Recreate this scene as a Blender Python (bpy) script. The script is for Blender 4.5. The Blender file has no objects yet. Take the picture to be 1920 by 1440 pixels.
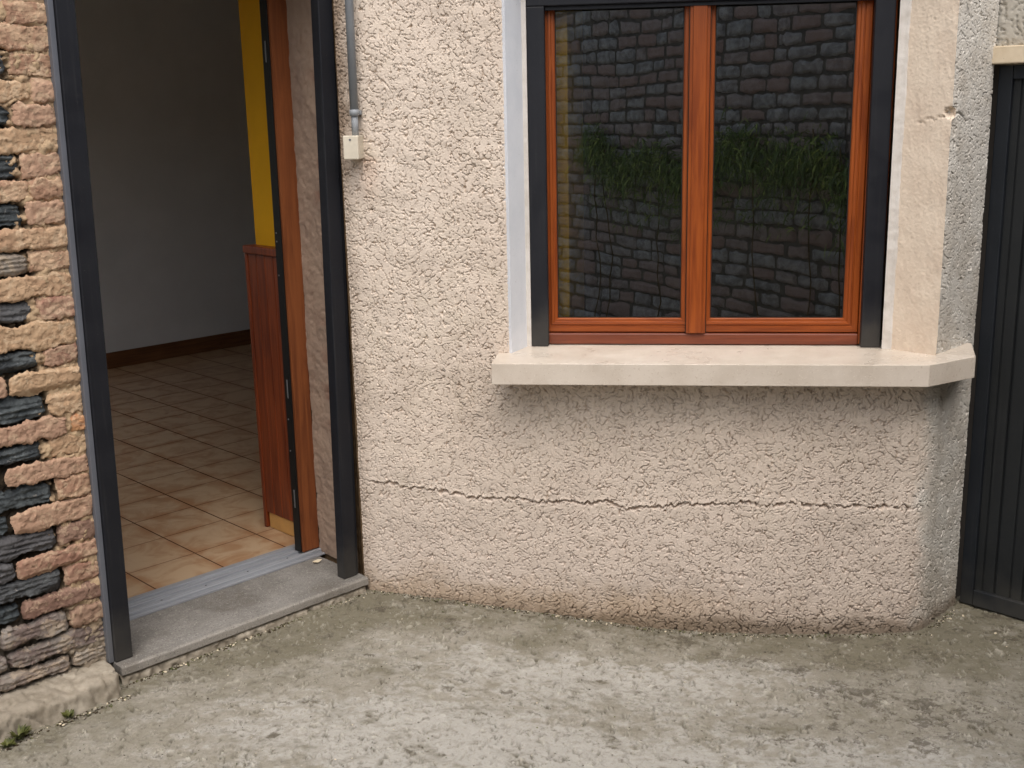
import bpy, bmesh, math, random
import numpy as np
from mathutils import Vector, Matrix, noise as mnoise

R = math.radians
SC = bpy.context.scene
COL = SC.collection
random.seed(7)

# ------------------------------------------------------------------ camera, sky, sun, exposure
CAMY, CAMZ = -3.652, 1.70
def camera():
    p, r, y = R(13.4024), R(-1.245), R(7.1612)
    f = Vector((-math.sin(y)*math.cos(p), math.cos(y)*math.cos(p), -math.sin(p)))
    r0 = Vector((math.cos(y), math.sin(y), 0)); u0 = r0.cross(f)
    rr = math.cos(r)*r0 + math.sin(r)*u0; uu = -math.sin(r)*r0 + math.cos(r)*u0
    cd = bpy.data.cameras.new('camera'); co = bpy.data.objects.new('camera', cd); COL.objects.link(co)
    m = Matrix((rr, uu, -f)).transposed().to_4x4(); m.translation = (0, CAMY, CAMZ)
    co.matrix_world = m
    cd.sensor_width = 36; cd.lens = 40.2285; cd.clip_start = 0.05; cd.clip_end = 500
    SC.camera = co
camera()
SUN_EL, SUN_AZ = 58, 168          # azimuth the light comes from, clockwise from +Y
w = bpy.data.worlds.new('World'); SC.world = w; w.use_nodes = True
nt = w.node_tree; nt.nodes.clear()
sky = nt.nodes.new('ShaderNodeTexSky'); sky.sky_type = 'NISHITA'; sky.sun_disc = False
sky.sun_elevation = R(SUN_EL); sky.sun_rotation = R(SUN_AZ)
sky.air_density = 1.0; sky.dust_density = 4.0; sky.ozone_density = 1.0
hs = nt.nodes.new('ShaderNodeHueSaturation'); hs.inputs['Saturation'].default_value = 0.5
bg = nt.nodes.new('ShaderNodeBackground'); bg.inputs[1].default_value = 0.15
wo = nt.nodes.new('ShaderNodeOutputWorld')
nt.links.new(sky.outputs[0], hs.inputs['Color']); nt.links.new(hs.outputs[0], bg.inputs[0]); nt.links.new(bg.outputs[0], wo.inputs[0])
sd = bpy.data.lights.new('sun', 'SUN'); sd.energy = 0.85; sd.angle = R(75); sd.color = (1, .965, .925)
so = bpy.data.objects.new('sun', sd); COL.objects.link(so)
az, el = R(SUN_AZ), R(SUN_EL)
tosun = Vector((math.sin(az)*math.cos(el), math.cos(az)*math.cos(el), math.sin(el)))
so.rotation_euler = tosun.to_track_quat('Z', 'Y').to_euler(); so.location = (0, -6, 12)
SC.view_settings.view_transform = 'Standard'; SC.view_settings.look = 'None'
SC.view_settings.exposure = 0.66; SC.view_settings.gamma = 1
SC.cycles.max_bounces = 10; SC.cycles.diffuse_bounces = 6; SC.cycles.transparent_max_bounces = 12

# ------------------------------------------------------------------ node helpers
def srgb(r, g, b):
    f = lambda c: (c/255/12.92) if c/255 <= .04045 else ((c/255+.055)/1.055)**2.4
    return (f(r), f(g), f(b), 1)
class NT:
    def __init__(s, name, rough=.8, spec=.3):
        s.m = bpy.data.materials.new(name); s.m.use_nodes = True
        s.t = s.m.node_tree; s.t.nodes.clear()
        s.out = s.t.nodes.new('ShaderNodeOutputMaterial'); s.b = s.t.nodes.new('ShaderNodeBsdfPrincipled')
        s.t.links.new(s.b.outputs[0], s.out.inputs[0])
        s.b.inputs['Roughness'].default_value = rough; s.b.inputs['Specular IOR Level'].default_value = spec
        tc = s.t.nodes.new('ShaderNodeTexCoord'); s.co = tc.outputs['Object']
    def set(s, sock, v):
        if hasattr(v, 'is_output') or isinstance(v, bpy.types.NodeSocket): s.t.links.new(v, sock)
        else: sock.default_value = v
    def map(s, scale=(1, 1, 1), loc=(0, 0, 0), src=None, rot=(0, 0, 0)):
        n = s.t.nodes.new('ShaderNodeMapping'); s.set(n.inputs[0], src or s.co)
        n.inputs['Scale'].default_value = scale; n.inputs['Location'].default_value = loc; n.inputs['Rotation'].default_value = rot
        return n.outputs[0]
    def noise(s, scale, detail=4, rough=.55, dist=0, src=None, out=0):
        n = s.t.nodes.new('ShaderNodeTexNoise'); s.set(n.inputs['Vector'], src or s.co)
        n.inputs['Scale'].default_value = scale; n.inputs['Detail'].default_value = detail
        n.inputs['Roughness'].default_value = rough; n.inputs['Distortion'].default_value = dist
        return n.outputs[out]
    def vor(s, scale, src=None, feat='F1', rnd=1):
        n = s.t.nodes.new('ShaderNodeTexVoronoi'); n.feature = feat; s.set(n.inputs['Vector'], src or s.co)
        n.inputs['Scale'].default_value = scale; n.inputs['Randomness'].default_value = rnd
        return n.outputs[0]
    def ramp(s, fac, a, b, va=0., vb=1.):
        n = s.t.nodes.new('ShaderNodeMapRange'); n.interpolation_type = 'SMOOTHSTEP'
        s.set(n.inputs[0], fac)
        for i, v in zip((1, 2, 3, 4), (a, b, va, vb)): n.inputs[i].default_value = v
        return n.outputs[0]
    def mix(s, fac, a, b, mode='MIX'):
        n = s.t.nodes.new('ShaderNodeMix'); n.data_type = 'RGBA'; n.blend_type = mode
        s.set(n.inputs[0], fac); s.set(n.inputs[6], a); s.set(n.inputs[7], b)
        return n.outputs[2]
    def math(s, op, a, b=0., c=None):
        n = s.t.nodes.new('ShaderNodeMath'); n.operation = op; s.set(n.inputs[0], a); s.set(n.inputs[1], b)
        if c is not None: s.set(n.inputs[2], c)
        return n.outputs[0]
    def xyz(s, i, src=None):
        n = s.t.nodes.new('ShaderNodeSeparateXYZ'); s.set(n.inputs[0], src or s.co); return n.outputs[i]
    def attr(s, name):
        n = s.t.nodes.new('ShaderNodeAttribute'); n.attribute_name = name; return n.outputs['Fac']
    def col(s, v): s.set(s.b.inputs['Base Color'], v)
    def rough(s, v): s.set(s.b.inputs['Roughness'], v)
    def bump(s, h, strength=.5, dist=.002):
        n = s.t.nodes.new('ShaderNodeBump'); s.set(n.inputs['Height'], h)
        n.inputs['Strength'].default_value = strength; n.inputs['Distance'].default_value = dist
        s.t.links.new(n.outputs[0], s.b.inputs['Normal'])

M = {}
def m_render():
    n = NT('cream_roughcast', .92, .15)
    big = n.noise(1.6, 4, .6); mid = n.noise(9, 5, .6)
    c = n.mix(n.ramp(big, .35, .7), srgb(218, 203, 187), srgb(205, 189, 173))
    c = n.mix(n.ramp(mid, .45, .8, 0, .5), c, srgb(211, 197, 178))
    # lower half of the wall greyer and slightly darker
    z = n.xyz(2); x = n.xyz(0)
    low = n.ramp(n.math('ADD', z, n.math('MULTIPLY', n.noise(2.2, 4), .5)), .25, 1.15, .75, 0)
    c = n.mix(low, c, srgb(200, 185, 172))
    # grey cement patching round the cut corner
    g = n.math('ADD', x, n.math('MULTIPLY', n.noise(5, 5, .65), .20))
    hi = n.ramp(z, .86, .95, .0, .085)
    gm = n.ramp(n.math('ADD', g, hi), .94, 1.02)
    c = n.mix(gm, c, n.mix(n.ramp(mid, .4, .65), srgb(208, 203, 194), srgb(194, 187, 176)))
    # ochre and brown damp line at the foot, left part
    foot = n.math('ADD', z, n.math('MULTIPLY', n.noise(7, 5, .7), -.26))
    fx = n.ramp(n.math('ADD', x, n.math('MULTIPLY', n.noise(1.7, 3), .8)), .35, .95, 1, .25)
    c = n.mix(n.math('MULTIPLY', n.ramp(foot, -.10, .03, .5, 0), fx), c, srgb(150, 122, 84))
    f2 = n.math('ADD', z, n.math('MULTIPLY', n.noise(13, 5, .7), -.10))
    c = n.mix(n.ramp(f2, -.06, .0, .7, 0), c, srgb(112, 96, 76))
    # browner streak beside the black post and under the sill ends
    gx = n.math('ADD', x, n.math('MULTIPLY', n.noise(8, 4), .07))
    c = n.mix(n.math('MULTIPLY', n.ramp(gx, -.985, -.92, .8, 0), n.ramp(z, 1.35, 1.65, .35, 1)), c, srgb(122, 100, 80))
    sp = n.noise(160, 3, .6)
    c = n.mix(n.ramp(sp, .60, .78, 0, .35), c, srgb(130, 106, 84))
    c = n.mix(n.ramp(n.noise(210, 2, .5), .62, .8, 0, .5), c, srgb(240, 228, 208))
    # pink stain below the junction box, drips below the sill ends
    bxm = n.math('MULTIPLY', n.ramp(n.math('ABSOLUTE', n.math('ADD', x, .93)), .0, .06, 1, 0), n.ramp(z, 1.36, 1.55)); bxm = n.math('MULTIPLY', bxm, n.ramp(z, 1.56, 1.57, 1, 0))
    c = n.mix(n.math('MULTIPLY', bxm, .3), c, srgb(214, 176, 150))
    st = n.noise(1, 4, .6, src=n.map((9, 9, 1.1)))
    dr = n.math('MULTIPLY', n.ramp(st, .50, .66), n.math('MULTIPLY', n.ramp(z, .50, .85), n.ramp(z, .86, .87, 1, 0)))
    c = n.mix(n.math('MULTIPLY', dr, .22), c, srgb(140, 122, 100))
    n.col(c); n.bump(n.noise(380, 3, .6), .5, .0012)
    return n.m
def m_plaster(name, a, b, sc=14, bump=.4):
    n = NT(name, .9, .15)
    c = n.mix(n.ramp(n.noise(sc, 5, .6), .35, .7), a, b)
    c = n.mix(n.ramp(n.noise(3.1, 3, .5), .5, .8, 0, .4), c, tuple([v*.85 for v in b[:3]]+[1]))
    c = n.mix(n.ramp(n.noise(150, 2), .68, .78, 0, .4), c, srgb(120, 105, 90))
    n.col(c); n.bump(n.noise(260, 4, .6), bump, .001); return n.m
def m_jamb_plaster():
    n = NT('jamb_plaster', .9, .15)
    c = n.mix(n.ramp(n.noise(9, 5, .6), .35, .7), srgb(204, 176, 154), srgb(182, 156, 138))
    nn = n.xyz(1)   # brick ends showing through near the outer edge
    z = n.xyz(2)
    band = n.ramp(n.math('ADD', n.math('MULTIPLY', n.noise(11, 4), .10), nn), -.0, .12, 1, 0)
    bz = n.ramp(n.math('SINE', n.math('MULTIPLY', z, 46)), -.2, .5)
    c = n.mix(n.math('MULTIPLY', n.math('MULTIPLY', band, bz), n.ramp(n.noise(5, 2), .4, .55)), c, srgb(150, 92, 74))
    c = n.mix(n.ramp(n.math('ADD', z, n.math('MULTIPLY', n.noise(6, 3), -.8)), -.2, .5, .5, 0), c, srgb(90, 78, 66))
    n.col(c); n.bump(n.noise(90, 5, .65), .6, .003); return n.m
def m_brick(name, cols, smear, lines=.0, bump=.5):
    n = NT(name, .95, .08)
    t = n.attr('tint')
    c = n.mix(n.ramp(n.noise(16, 5, .65, .5), .38, .62), cols[0], cols[1])
    c = n.mix(n.ramp(t, .2, .9, 0, .75), c, cols[2])
    if smear: c = n.mix(n.ramp(n.noise(22, 5, .7, 1.2), .5, .62, 0, smear), c, srgb(206, 182, 152))
    c = n.mix(n.ramp(n.noise(70, 3, .6), .62, .75, 0, .5), c, tuple([v*.45 for v in cols[0][:3]]+[1]))
    if lines: c = n.mix(n.ramp(n.noise(30, 5, .7, 2), .62, .70, 0, lines), c, srgb(150, 145, 138))
    n.col(c); n.bump(n.math('ADD', n.noise(110, 5, .65, .6), n.math('MULTIPLY', n.noise(330, 3, .7), .5)), bump, .004); return n.m
def m_metal(name, c, rough=.45, spec=.5, grime=.25):
    n = NT(name, rough, spec)
    a = n.mix(n.ramp(n.noise(7, 4, .6), .4, .75, 0, grime), c, tuple([min(1, v*1.9+.006) for v in c[:3]]+[1]))
    a = n.mix(n.ramp(n.noise(240, 2), .72, .78, 0, .35), a, srgb(120, 116, 108))
    a = n.mix(n.ramp(n.noise(1, 5, .7, src=n.map((60, 60, 2.2))), .52, .8, 0, .12), a, srgb(96, 94, 90))
    a = n.mix(n.ramp(n.math('ADD', n.xyz(2), n.math('MULTIPLY', n.noise(9, 4), .25)), .10, .30, .22, 0), a, srgb(112, 106, 94))
    n.col(a); n.rough(n.ramp(n.noise(12, 4), .3, .7, rough-.08, rough+.12))
    n.bump(n.noise(300, 2), .12, .0004); return n.m
def m_wood(name, a, b, axis, rough=.33, spec=.5):
    n = NT(name, rough, spec)
    s = [55, 55, 55]; s[axis] = 3.2
    v = n.map(tuple(s))
    g = n.noise(1, 5, .6, .8, src=v)
    c = n.mix(n.ramp(g, .32, .68), a, b)
    s2 = [260, 260, 260]; s2[axis] = 9
    c = n.mix(n.ramp(n.noise(1, 3, .6, src=n.map(tuple(s2))), .55, .75, 0, .4), c, tuple([x*.55 for x in b[:3]]+[1]))
    c = n.mix(n.ramp(n.noise(2.2, 3), .4, .75, 0, .5), c, tuple([x*1.25 for x in a[:3]]+[1]))
    n.col(c); n.bump(g, .08, .001); 
    return n.m
def m_ground():
    n = NT('yard_concrete', .93, .15)
    moss, lite, dark = n.attr('moss'), n.attr('lite'), n.attr('dark')
    c = n.mix(n.ramp(n.noise(12, 6, .7), .35, .65), srgb(156, 150, 138), srgb(140, 134, 120))
    c = n.mix(n.ramp(n.math('ADD', lite, n.math('MULTIPLY', n.noise(45, 5, .75, .5), .55)), .62, 1.02, 0, .7), c, srgb(182, 178, 170))
    c = n.mix(n.ramp(moss, .3, .9, 0, .8), c, srgb(110, 104, 86))
    c = n.mix(n.ramp(n.math('ADD', n.math('MULTIPLY', dark, .8), n.math('MULTIPLY', n.noise(75, 4, .7, .6), .9)), .78, 1.0, 0, .75), c, srgb(88, 80, 68))
    c = n.mix(n.math('MULTIPLY', n.attr('grit'), n.ramp(n.noise(14, 4, .6), .3, .65, .25, .85)), c, srgb(88, 82, 68))  # dirt colour in the grooves, doubling as painted shade
    c = n.mix(n.math('MULTIPLY', n.attr('crest'), n.ramp(n.noise(16, 4, .6), .35, .65, .0, .6)), c, srgb(196, 190, 174))
    c = n.mix(n.ramp(n.noise(130, 3, .65), .60, .75, 0, .45), c, srgb(98, 88, 72))
    c = n.mix(n.ramp(n.noise(170, 3, .6), .62, .76, 0, .5), c, srgb(206, 200, 184))
    c = n.mix(n.ramp(n.noise(95, 4, .75, .3), .56, .66, 0, .4), c, srgb(112, 104, 88))
    n.col(c); n.bump(n.noise(260, 4, .7), .8, .0025); return n.m
def m_step():
    n = NT('bluestone', .75, .3)
    c = n.mix(n.ramp(n.noise(5, 6, .65), .35, .7), srgb(136, 132, 126), srgb(114, 110, 104))
    c = n.mix(n.ramp(n.math('ADD', n.xyz(1), n.math('MULTIPLY', n.noise(9, 4), .03)), .012, .035, .6, 0), c, srgb(156, 149, 139))
    c = n.mix(n.ramp(n.noise(45, 6, .75, .6), .50, .70, 0, .5), c, srgb(158, 152, 143))
    c = n.mix(n.ramp(n.noise(1, 5, .7, .6, src=n.map((5, 60, 60))), .58, .72, 0, .45), c, srgb(84, 79, 72))
    c = n.mix(n.ramp(n.noise(6, 4, .65), .5, .75, 0, .5), c, srgb(94, 86, 76))
    c = n.mix(n.ramp(n.noise(150, 3, .6), .56, .66, 0, .6), c, srgb(82, 78, 72))
    c = n.mix(n.ramp(n.noise(190, 3, .6, src=n.map(loc=(3, 3, 3))), .58, .68, 0, .6), c, srgb(182, 178, 170))
    n.col(c); n.bump(n.noise(160, 4, .65), .4, .0012); return n.m
def m_tiles():
    n = NT('glazed_floor_tiles', .32, .5)
    TW, TN = .2705, .2435
    s_ = n.math('DIVIDE', n.math('SUBTRACT', n.xyz(0), 2.005), TW)
    t_ = n.math('DIVIDE', n.math('SUBTRACT', n.xyz(1), 3.535), TN)
    ds = n.math('MULTIPLY', n.math('PINGPONG', s_, .5), TW)
    dt = n.math('MULTIPLY', n.math('PINGPONG', t_, .5), TN)
    cb = n.t.nodes.new('ShaderNodeCombineXYZ'); n.set(cb.inputs[0], n.math('FLOOR', s_)); n.set(cb.inputs[1], n.math('FLOOR', t_))
    wn = n.t.nodes.new('ShaderNodeTexWhiteNoise'); wn.noise_dimensions = '2D'; n.set(wn.inputs[0], cb.outputs[0])
    v = n.t.nodes.new('ShaderNodeVectorMath'); v.operation = 'MULTIPLY_ADD'
    n.set(v.inputs[0], wn.outputs['Color']); v.inputs[1].default_value = (9, 9, 9); n.set(v.inputs[2], n.co)
    cloud = n.noise(7, 4, .6, .8, src=v.outputs[0])
    c = n.mix(n.ramp(cloud, .40, .68), srgb(190, 162, 130), srgb(166, 128, 94))
    e = n.math('MINIMUM', ds, dt)
    c = n.mix(n.math('MULTIPLY', n.ramp(e, .0, .05, .8, 0), n.ramp(n.noise(9, 3), .38, .6)), c, srgb(158, 112, 74))
    gs = n.ramp(ds, .0022, .0034, 1, 0); gt = n.ramp(dt, .0016, .0026, .8, 0)
    g = n.math('MAXIMUM', gs, gt)
    c = n.mix(g, c, srgb(92, 62, 42))
    n.col(c); n.rough(n.ramp(g, 0, 1, .30, .8)); n.bump(n.math('MULTIPLY', g, -1), .5, .002); return n.m
def m_simple(name, c, rough=.7, spec=.3, var=.2, sc=20):
    n = NT(name, rough, spec)
    n.col(n.mix(n.ramp(n.noise(sc, 4, .6), .3, .7, 0, 1), c, tuple([v*(1-var) for v in c[:3]]+[1])))
    n.bump(n.noise(sc*8, 3), .15, .001); return n.m
def m_glass():
    m = bpy.data.materials.new('window_glass'); m.use_nodes = True; t = m.node_tree; t.nodes.clear()
    o = t.nodes.new('ShaderNodeOutputMaterial'); mx = t.nodes.new('ShaderNodeMixShader')
    tr = t.nodes.new('ShaderNodeBsdfTransparent'); tr.inputs[0].default_value = (.90, .93, .91, 1)
    gl = t.nodes.new('ShaderNodeBsdfGlossy'); gl.inputs['Roughness'].default_value = 0.0; gl.inputs[0].default_value = (.97, 1, .96, 1)
    fr = t.nodes.new('ShaderNodeFresnel'); fr.inputs[0].default_value = 1.5
    ma = t.nodes.new('ShaderNodeMath'); ma.operation = 'MULTIPLY_ADD'; ma.inputs[1].default_value = 1.8; ma.inputs[2].default_value = .155
    no = t.nodes.new('ShaderNodeTexNoise'); no.inputs['Scale'].default_value = 2.6; no.inputs['Detail'].default_value = 1; tc = t.nodes.new('ShaderNodeTexCoord'); t.links.new(tc.outputs['Object'], no.inputs['Vector'])
    bp = t.nodes.new('ShaderNodeBump'); bp.inputs['Strength'].default_value = 1; bp.inputs['Distance'].default_value = .0012; t.links.new(no.outputs[0], bp.inputs['Height']); t.links.new(bp.outputs[0], gl.inputs['Normal'])
    t.links.new(fr.outputs[0], ma.inputs[0]); t.links.new(ma.outputs[0], mx.inputs[0])
    t.links.new(tr.outputs[0], mx.inputs[1]); t.links.new(gl.outputs[0], mx.inputs[2]); t.links.new(mx.outputs[0], o.inputs[0])
    return m
def m_leaf(name, a, b):
    n = NT(name, .55, .35); n.col(n.mix(n.ramp(n.noise(30, 3), .35, .65), a, b)); return n.m
def m_sill():
    n = NT('cream_stone_sill', .5, .4)
    c = n.mix(n.ramp(n.noise(6, 5, .65), .35, .7), srgb(211, 199, 184), srgb(197, 184, 168))
    c = n.mix(n.ramp(n.noise(120, 3, .6), .60, .72, 0, .5), c, srgb(168, 146, 124))
    c = n.mix(n.ramp(n.noise(200, 2, .6), .62, .72, 0, .5), c, srgb(232, 222, 208))
    c = n.mix(n.ramp(n.vor(60), .02, .07, .45, 0), c, srgb(128, 104, 84))
    n.col(c); n.rough(n.ramp(n.noise(8, 4), .3, .7, .22, .5)); n.bump(n.noise(200, 3), .2, .0006); return n.m
M['render'] = m_render()
M['reveal_l'] = m_plaster('pale_blue_grey_plaster', srgb(226, 228, 232), srgb(218, 221, 226), 10, .25)
M['reveal_r'] = m_plaster('smooth_cream_plaster', srgb(226, 209, 188), srgb(214, 195, 174), 9, .8)
M['strip'] = m_plaster('white_cement_strip', srgb(214, 208, 200), srgb(196, 188, 178), 16, .5)
M['jambp'] = m_jamb_plaster()
M['grey_render'] = m_plaster('grey_roughcast', srgb(186, 180, 168), srgb(168, 160, 146), 12, .6)
M['brick_c'] = m_brick('cream_smeared_brick', [srgb(188, 158, 130), srgb(158, 124, 102), srgb(182, 152, 120)], .55)
M['brick_p'] = m_brick('pink_brick', [srgb(170, 138, 116), srgb(142, 106, 90), srgb(178, 146, 122)], .4)
M['brick_o'] = m_brick('orange_brick', [srgb(196, 150, 110), srgb(178, 128, 94), srgb(190, 152, 118)], .35)
M['brick_r'] = m_brick('red_brown_brick', [srgb(140, 112, 98), srgb(118, 90, 80), srgb(156, 130, 108)], .35)
M['brick_g'] = m_brick('grey_mortared_brick', [srgb(136, 128, 120), srgb(112, 98, 92), srgb(150, 140, 126)], .3, .3)
M['brick_d'] = m_brick('dark_slate_brick', [srgb(92, 97, 98), srgb(64, 68, 70), srgb(100, 96, 96)], 0, .55, .9)
M['mortar'] = m_simple('sandy_mortar', srgb(120, 98, 74), .95, .1, .45, 30)
def m_lime():
    n = NT('sandy_lime_mortar', .95, .1); f = n.noise(30, 5, .65)
    a = n.mix(n.ramp(f, .35, .7), srgb(190, 164, 132), srgb(164, 138, 110)); b_ = n.mix(n.ramp(f, .35, .7), srgb(96, 84, 70), srgb(60, 54, 48))
    c = n.mix(n.attr('smear'), b_, a); c = n.mix(n.ramp(n.math('ADD', n.xyz(2), n.math('MULTIPLY', n.noise(8, 3), .2)), .25, .45, .8, 0), c, srgb(128, 120, 108))
    n.col(c); n.bump(n.noise(200, 4, .6), .8, .002); return n.m
M['lime'] = m_lime()
M['opp'] = m_brick('dark_weathered_brick', [srgb(156, 156, 160), srgb(122, 121, 124), srgb(144, 122, 118)], 0, .9, .9)
M['opp_mortar'] = m_simple('dark_mortar', srgb(104, 100, 98), .95, .1, .4, 30)
M['footing'] = m_plaster('rough_footing_concrete', srgb(168, 158, 142), srgb(136, 126, 110), 22, .9)
M['black'] = m_metal('anthracite_aluminium', srgb(25, 26, 31), .5, .3, .1)
M['side_grey'] = m_metal('side_face_grey', srgb(92, 94, 100), .5, .4, .2)  # guide side face greyed for the sky it reflects
M['gate'] = m_metal('dark_grey_painted_steel', srgb(32, 34, 35), .55, .3, .15)
M['gate_blue'] = m_metal('blue_grey_gate_stile', srgb(27, 31, 36), .5, .3, .15)
def m_alu():
    n = NT('brushed_aluminium', .38, .5); v = n.noise(1, 4, .6, src=n.map((4, 300, 300)))
    n.col(n.mix(n.ramp(v, .3, .7), srgb(168, 170, 174), srgb(138, 141, 146))); n.b.inputs['Metallic'].default_value = .2
    n.rough(n.ramp(n.noise(20, 4), .3, .7, .3, .5)); return n.m
M['alu'] = m_alu()
M['gasket'] = m_simple('black_rubber', srgb(14, 13, 12), .55, .4, .2)
M['steel'] = m_metal('steel_plate', srgb(92, 92, 92), .35, .6, .2)
M['wood_v'] = m_wood('varnished_orange_wood_upright', srgb(148, 74, 27), srgb(116, 52, 18), 2, .38, .35)
M['wood_h'] = m_wood('varnished_orange_wood_rail', srgb(146, 72, 26), srgb(116, 52, 19), 0, .38, .35)
M['wood_r'] = m_wood('reddish_bottom_rail', srgb(122, 62, 38), srgb(100, 47, 28), 0)
M['jambw'] = m_wood('brown_door_frame', srgb(134, 76, 40), srgb(104, 54, 27), 2, .45)
M['wains'] = m_wood('dark_stained_boards', srgb(132, 62, 30), srgb(92, 38, 18), 2, .4)
M['skirt'] = m_wood('brown_skirting', srgb(124, 84, 52), srgb(96, 60, 36), 0, .5)
M['tan'] = m_simple('tan_skirting_tile', srgb(206, 158, 92), .4, .5, .2, 12)
M['yellow'] = m_simple('yellow_paint', srgb(232, 172, 22), .75, .3, .1, 5)
M['white_wall'] = m_simple('off_white_paint', srgb(226, 227, 226), .85, .2, .08, 3)
M['dark_wall'] = m_simple('dim_room_wall', srgb(70, 62, 54), .9, .2, .2, 3)  # dark tone chosen to keep the room behind the panes dim
M['pvc'] = m_metal('grey_pvc_pipe', srgb(140, 144, 148), .5, .4, .3)
M['box'] = m_simple('cream_plastic', srgb(214, 204, 184), .45, .4, .12, 40)
M['sill'] = m_sill(); M['step'] = m_step(); M['ground'] = m_ground(); M['tiles'] = m_tiles(); M['glass'] = m_glass()
M['leaf'] = m_leaf('ivy_leaf', srgb(90, 112, 54), srgb(56, 74, 36)); M['leaf2'] = m_leaf('bright_leaf', srgb(150, 164, 90), srgb(104, 122, 62))
M['weed'] = m_leaf('weed_leaf', srgb(98, 100, 50), srgb(64, 70, 36)); M['twig'] = m_simple('woody_stem', srgb(96, 80, 58), .9)
M['pale'] = m_simple('pale_stone', srgb(222, 208, 180), .6, .3, .15, 60)
M['lintel'] = m_plaster('cream_concrete_lintel', srgb(222, 206, 180), srgb(206, 188, 160), 9, .5)

# ------------------------------------------------------------------ object helpers
DANG = R(51.721)
DD = Vector((math.cos(DANG), math.sin(DANG), 0)); DN = Vector((-math.sin(DANG), math.cos(DANG), 0))
def props(o, label=None, cat=None, group=None, kind=None):
    if label: o['label'] = label
    if cat: o['category'] = cat
    if group: o['group'] = group
    if kind: o['kind'] = kind
    return o
class Thing:
    """an Empty at the thing's base; D frame has local x along the door wall and y into the house"""
    def __init__(s, name, frame, base, label, cat, group=None, kind=None):
        s.f = frame; s.base = Vector(base)
        e = bpy.data.objects.new(name, None); COL.objects.link(e); e.empty_display_size = .1
        if frame == 'D':
            e.location = DD*s.base.x + DN*s.base.y + Vector((0, CAMY, s.base.z)); e.rotation_euler = (0, 0, DANG)
        else: e.location = s.base
        s.o = props(e, label, cat, group, kind)
def mesh_obj(name, V, F, mats, parent=None, base=(0, 0, 0), frame='W', smooth=False, mi=None, attrs=None):
    me = bpy.data.meshes.new(name)
    V = np.asarray(V, dtype=np.float64) - np.asarray(base, dtype=np.float64)
    if isinstance(F, np.ndarray):
        me.vertices.add(len(V)); me.vertices.foreach_set('co', V.astype(np.float32).ravel())
        k = F.shape[1]; me.loops.add(F.size); me.loops.foreach_set('vertex_index', F.astype(np.int32).ravel())
        me.polygons.add(len(F)); me.polygons.foreach_set('loop_start', np.arange(0, F.size, k, dtype=np.int32))
        me.polygons.foreach_set('loop_total', np.full(len(F), k, dtype=np.int32)); me.update(calc_edges=True)
    else: me.from_pydata([tuple(v) for v in V], [], F); me.update()
    for m in (mats if isinstance(mats, (list, tuple)) else [mats]): me.materials.append(m)
    if mi is not None: me.polygons.foreach_set('material_index', np.asarray(mi, dtype=np.int32))
    me.polygons.foreach_set('use_smooth', np.full(len(me.polygons), smooth, dtype=bool))
    for k, a in (attrs or {}).items():
        at = me.attributes.new(k, 'FLOAT', 'POINT'); at.data.foreach_set('value', np.asarray(a, dtype=np.float32))
    o = bpy.data.objects.new(name, me); COL.objects.link(o)
    if parent is not None: o.parent = parent
    else:
        b = Vector(base)
        if frame == 'D': o.location = DD*b.x + DN*b.y + Vector((0, CAMY, b.z)); o.rotation_euler = (0, 0, DANG)
        else: o.location = b
    return o
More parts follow.
